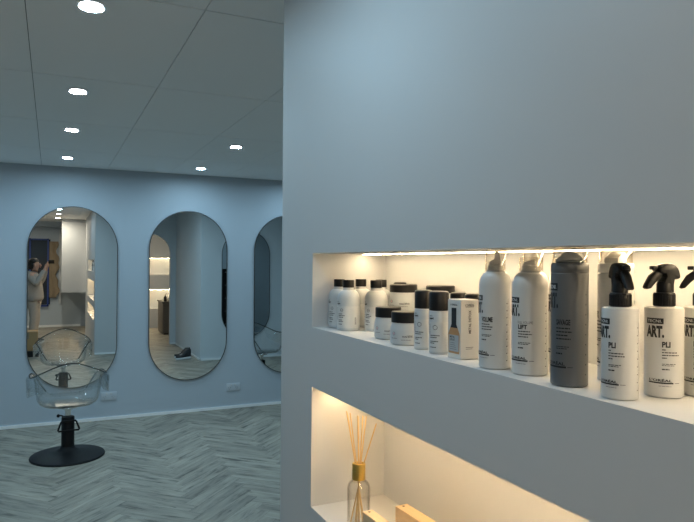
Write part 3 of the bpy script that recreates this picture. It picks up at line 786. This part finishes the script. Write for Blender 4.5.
# --- brown cabinet with a bottle, beyond the arch
t = thing('reception_cabinet', 'brown wooden cabinet seen through the arch in the middle mirror', 'cabinet', (2.60, -.95, 0))
MB().box(-.38, .38, -.35, .35, .03, .70, M['walnut'], bev=.004).build('cabinet_body', t, smooth=False)
MB().box(-.40, .40, -.37, .37, .70, .73, M['walnut'], bev=.003).build('cabinet_top', t, smooth=False)
MB().box(-.35, .35, -.32, .32, .0005, .03, M['black']).build('plinth', t, smooth=False)
for s in (-1, 1):
    d = MB().box(min(s * .005, s * .37), max(s * .005, s * .37), .35, .366, .05, .69, M['walnut'], bev=.002).build('door', t, smooth=False)
    MB().tube([(s * .04, .38, .40), (s * .04, .38, .52)], .005, M['chrome']).build('handle', d)
t = thing('pump_dispenser', 'dark pump bottle standing on the brown cabinet', 'dispenser', (2.28, -.66, .7306))
MB().lathe([(.035, 0), (.036, .004), (.036, .09), (.02, .11), (.012, .115), (.012, .13)], M['black'], 28).build('bottle_body', t)
MB().tube([(0, 0, .125), (0, 0, .16), (.03, 0, .165), (.045, 0, .155)], .006, M['black']).build('pump', t)

# --- pair of black trainers by the wall
def shoe(loc, rz, label):
    t = thing('trainer_shoe', label, 'shoe', loc, rz, 'black trainers on the floor')
    L = .27; so_, up = MB(), MB()
    def outline(k): # half width along the length 0..1
        return .030 + .016 * math.sin(PI * min(1, k * 1.05)) + .006 * math.sin(PI * k * 2 + 3.6)
    secs = [(0, .02), (.04, .75), (.12, .95), (.3, 1), (.5, .98), (.7, 1.05), (.85, .95), (.95, .7), (1, .05)]
    def loft(mb, zfun, mat, sc):
        n = 14; vs = []; fs = []
        for k, q in secs:
            hw = outline(k) * q * sc; z0, z1 = zfun(k)
            for i in range(n):
                a = 2 * PI * i / n; c, s_ = math.cos(a), math.sin(a)
                vs.append((hw * math.copysign(abs(c) ** .6, c), -L / 2 + L * k, (z0 + z1) / 2 + (z1 - z0) / 2 * math.copysign(abs(s_) ** .6, s_)))
        for j in range(len(secs) - 1):
            for i in range(n): fs.append([j * n + i, j * n + (i + 1) % n, (j + 1) * n + (i + 1) % n, (j + 1) * n + i])
        mb.add(vs, fs, mat)
    loft(so_, lambda k: (.0005, .035 + .01 * (1 - k)), M['sole'], 1.05); so_.build('sole', t, angle=60)
    loft(up, lambda k: (.03, .165 - .10 * min(1, max(0, k - .3) / .4) if k > .02 else .12), M['shoe'], .95); up.build('upper', t, angle=60)
    lc = MB()
    for k in range(4): lc.tube([(-.02, -.01 + .022 * k, .100 - .007 * k), (0, -.008 + .022 * k, .107 - .007 * k), (.02, -.01 + .022 * k, .100 - .007 * k)], .003, M['sole'], 6)
    lc.build('laces', t)
shoe((1.98, 3.08, 0), rad(75), 'black trainer with white sole on the floor, nearer the mirrors, in the middle mirror')
shoe((2.00, 2.88, 0), rad(84), 'black trainer with white sole on the floor, the one behind, in the middle mirror')

# ================================================================== THE PERSON (seen in the left mirror)
def skin_mesh(name, verts, edges, radii, root, mat, levels=2):
    me = bpy.data.meshes.new(name); me.from_pydata(verts, edges, []); me.update()
    ob = bpy.data.objects.new(name, me); C.objects.link(ob)
    ob.modifiers.new('skin', 'SKIN'); sv = me.skin_vertices[0].data if me.skin_vertices else None
    for i, r in enumerate(radii):
        r = r if isinstance(r, tuple) else (r, r); sv[i].radius = r; sv[i].use_root = (i == root)
    ss = ob.modifiers.new('sub', 'SUBSURF'); ss.levels = levels; ss.render_levels = levels
    dg = bpy.context.evaluated_depsgraph_get(); dg.update()
    m2 = bpy.data.meshes.new_from_object(ob.evaluated_get(dg)); bpy.data.objects.remove(ob); bpy.data.meshes.remove(me)
    m2.name = name; m2.materials.clear(); m2.materials.append(mat)
    m2.polygons.foreach_set('use_smooth', [True] * len(m2.polygons))
    return m2
class Sk:
    def __init__(s): s.v = []; s.e = []; s.r = []
    def pt(s, p, r, prev=None):
        s.v.append(tuple(p)); s.r.append(r)
        if prev is not None: s.e.append((prev, len(s.v) - 1))
        return len(s.v) - 1
    def chain(s, pts, prev):
        for p, r in pts: prev = s.pt(p, r, prev)
        return prev
# local frame: the person faces +x (into the room towards the shelves), left hand on the +y side
PX, PY = -.300, -.140
t = thing('person', 'person in a pale grey sweatsuit with dark tied-up hair, holding up a phone', 'person', (PX, PY, 0), rad(10)); t.scale = (.945, .945, .945)
b = Sk()
pel = b.pt((0, 0, .93), (.09, .125))
waist = b.pt((-.01, 0, 1.08), (.08, .105), pel); chest = b.pt((-.02, 0, 1.26), (.09, .125), waist); upc = b.pt((-.02, 0, 1.38), (.085, .12), chest)
neck = b.pt((.005, 0, 1.465), (.05, .05), upc); nk2 = b.pt((.02, 0, 1.51), (.048, .048), neck)
hd = b.pt((.035, 0, 1.56), (.075, .062), nk2); hd2 = b.pt((.035, 0, 1.625), (.092, .073), hd); b.pt((.025, 0, 1.69), (.07, .06), hd2)
WR = {}
for s in (1, -1):
    sh = b.pt((-.02, s * .165, 1.375), .055, upc)
    el = b.pt((.07, s * .215, 1.205), .042, sh)
    wx = Vector((.225, s * .085 + .005, 1.545)); mid = b.pt((.16, s * .15, 1.375), .037, el)
    wr = b.pt(wx, .026, mid); pm_ = b.pt(wx + Vector((.018, -s * .012, .048)), (.022, .034), wr)
    kn = b.pt(wx + Vector((.026, -s * .018, .085)), (.016, .034), pm_)
    WR[s] = wx
    for i in range(4):
        oy = (-.027 + .018 * i); base = wx + Vector((.028, -s * .018 + oy * .9, .088 - .004 * abs(i - 1.5))); L = (.030, .036, .034, .026)[i]
        k1 = base + Vector((.010, -s * .006, L)); k2 = k1 + Vector((.004, -s * .018, L * .55))
        b.chain([(base, .0085), (k1, .008), (k2, .007)], kn)
    th = wx + Vector((-.002, -s * .038, .035)); b.chain([(th, .011), (th + Vector((.006, -s * .020, .030)), .0095), (th + Vector((.014, -s * .026, .052)), .008)], pm_)
    hip = b.pt((0, s * .085, .86), .085, pel); knee = b.pt((.02, s * .10, .49), .056, hip); cf = b.pt((-.01, s * .10, .36), .054, knee)
    an = b.pt((-.02, s * .105, .10), .036, cf); hl = b.pt((.01, s * .108, .055), (.034, .034), an); b.pt((.13, s * .118, .035), (.022, .034), hl)
me = skin_mesh('body', b.v, b.e, b.r, pel, M['skin'])
body = bpy.data.objects.new('body', me); C.objects.link(body); body.parent = t
# face and ears
MB().ball((.126, 0, 1.602), .016, .012, .018, M['skin']).ball((.118, 0, 1.617), .011, .009, .024, M['skin']).build('nose', t, angle=80)
for k in (1, -1):
    MB().ball((.028, k * .075, 1.608), .018, .008, .030, M['skin']).build('ear', t, angle=80)
    MB().ball((.110, k * .030, 1.632), .010, .012, .007, M['paper_white']).ball((.118, k * .030, 1.632), .004, .006, .006, M['eye']).build('eye', t, angle=80)
    MB().tube([(.112, k * .014, 1.648), (.116, k * .030, 1.652), (.102, k * .048, 1.647)], .004, M['hair'], 6).build('eyebrow', t, angle=80)
MB().ball((.115, 0, 1.572), .010, .022, .006, M['lips']).ball((.113, 0, 1.563), .010, .019, .006, M['lips']).build('mouth', t, angle=80)
hr = MB(); hr.ball((-.012, 0, 1.685), .098, .088, .072, M['hair']); hr.ball((-.035, 0, 1.62), .075, .082, .09, M['hair']); hr.ball((-.105, 0, 1.625), .052, .055, .058, M['hair']); hr.ball((-.07, 0, 1.56), .045, .05, .05, M['hair'])
hr.build('hair', t, angle=80)
# hoodie
h = Sk(); p0 = h.pt((0, 0, .84), (.165, .205)); p1 = h.pt((-.005, 0, .95), (.175, .215), p0); p2 = h.pt((-.015, 0, 1.14), (.160, .20), p1); p3 = h.pt((-.025, 0, 1.32), (.130, .17), p2); p4 = h.pt((-.02, 0, 1.415), (.095, .12), p3); h.pt((-.005, 0, 1.485), (.075, .08), p4)
for s in (1, -1):
    a = h.pt((-.02, s * .18, 1.37), .082, p3); e = h.pt((.07, s * .225, 1.20), .072, a); f = h.pt((.155, s * .152, 1.375), .06, e); h.pt((.212, s * .097, 1.51), .045, f)
ho = bpy.data.objects.new('hoodie', skin_mesh('hoodie', h.v, h.e, h.r, 0, M['fleece'])); C.objects.link(ho); ho.parent = t
hd_ = MB().ball((-.10, 0, 1.43), .075, .11, .055, M['fleece']); hd_.ball((-.135, 0, 1.38), .05, .09, .07, M['fleece']); hd_.build('hood', t, angle=80)
q = Sk(); p0 = q.pt((0, 0, .93), (.125, .165))
for s in (1, -1):
    a = q.pt((0, s * .09, .84), .108, p0); k = q.pt((.025, s * .105, .50), .086, a); c = q.pt((-.005, s * .105, .30), .078, k); q.pt((-.02, s * .108, .13), .055, c); q.pt((-.02, s * .108, .09), .047, len(q.v) - 1)
tr = bpy.data.objects.new('trousers', skin_mesh('trousers', q.v, q.e, q.r, 0, M['fleece'])); C.objects.link(tr); tr.parent = t
for s in (1, -1):
    sm_ = MB(); sm_.ball((.045, s * .113, .045), .135, .048, .042, M['shoe']); sm_.ball((-.02, s * .110, .07), .06, .046, .05, M['shoe']); sm_.box(-.085, .185, s * .113 - .046, s * .113 + .046, .0008, .028, M['sole'], bev=.010)
    sm_.build('shoe', t, angle=60)
# phone in the raised hands: its lens is where the photo was taken from, just behind it
ph = thing('phone', 'dark phone held up in front of the person in the left mirror', 'phone', (-.012, -.026, 1.585), -_a)
MB().box(-.040, .075, -.0045, .0045, -.036, .036, M['black'], bev=.003).build('phone_body', ph)
MB().lathe([(.0001, 0), (.008, 0), (.008, .002), (.0001, .0022)], M['darkglass'], 20, Matrix.Translation((-.012, .0045, .018)) @ Matrix.Rotation(rad(-90), 4, 'X')).build('lens', ph)
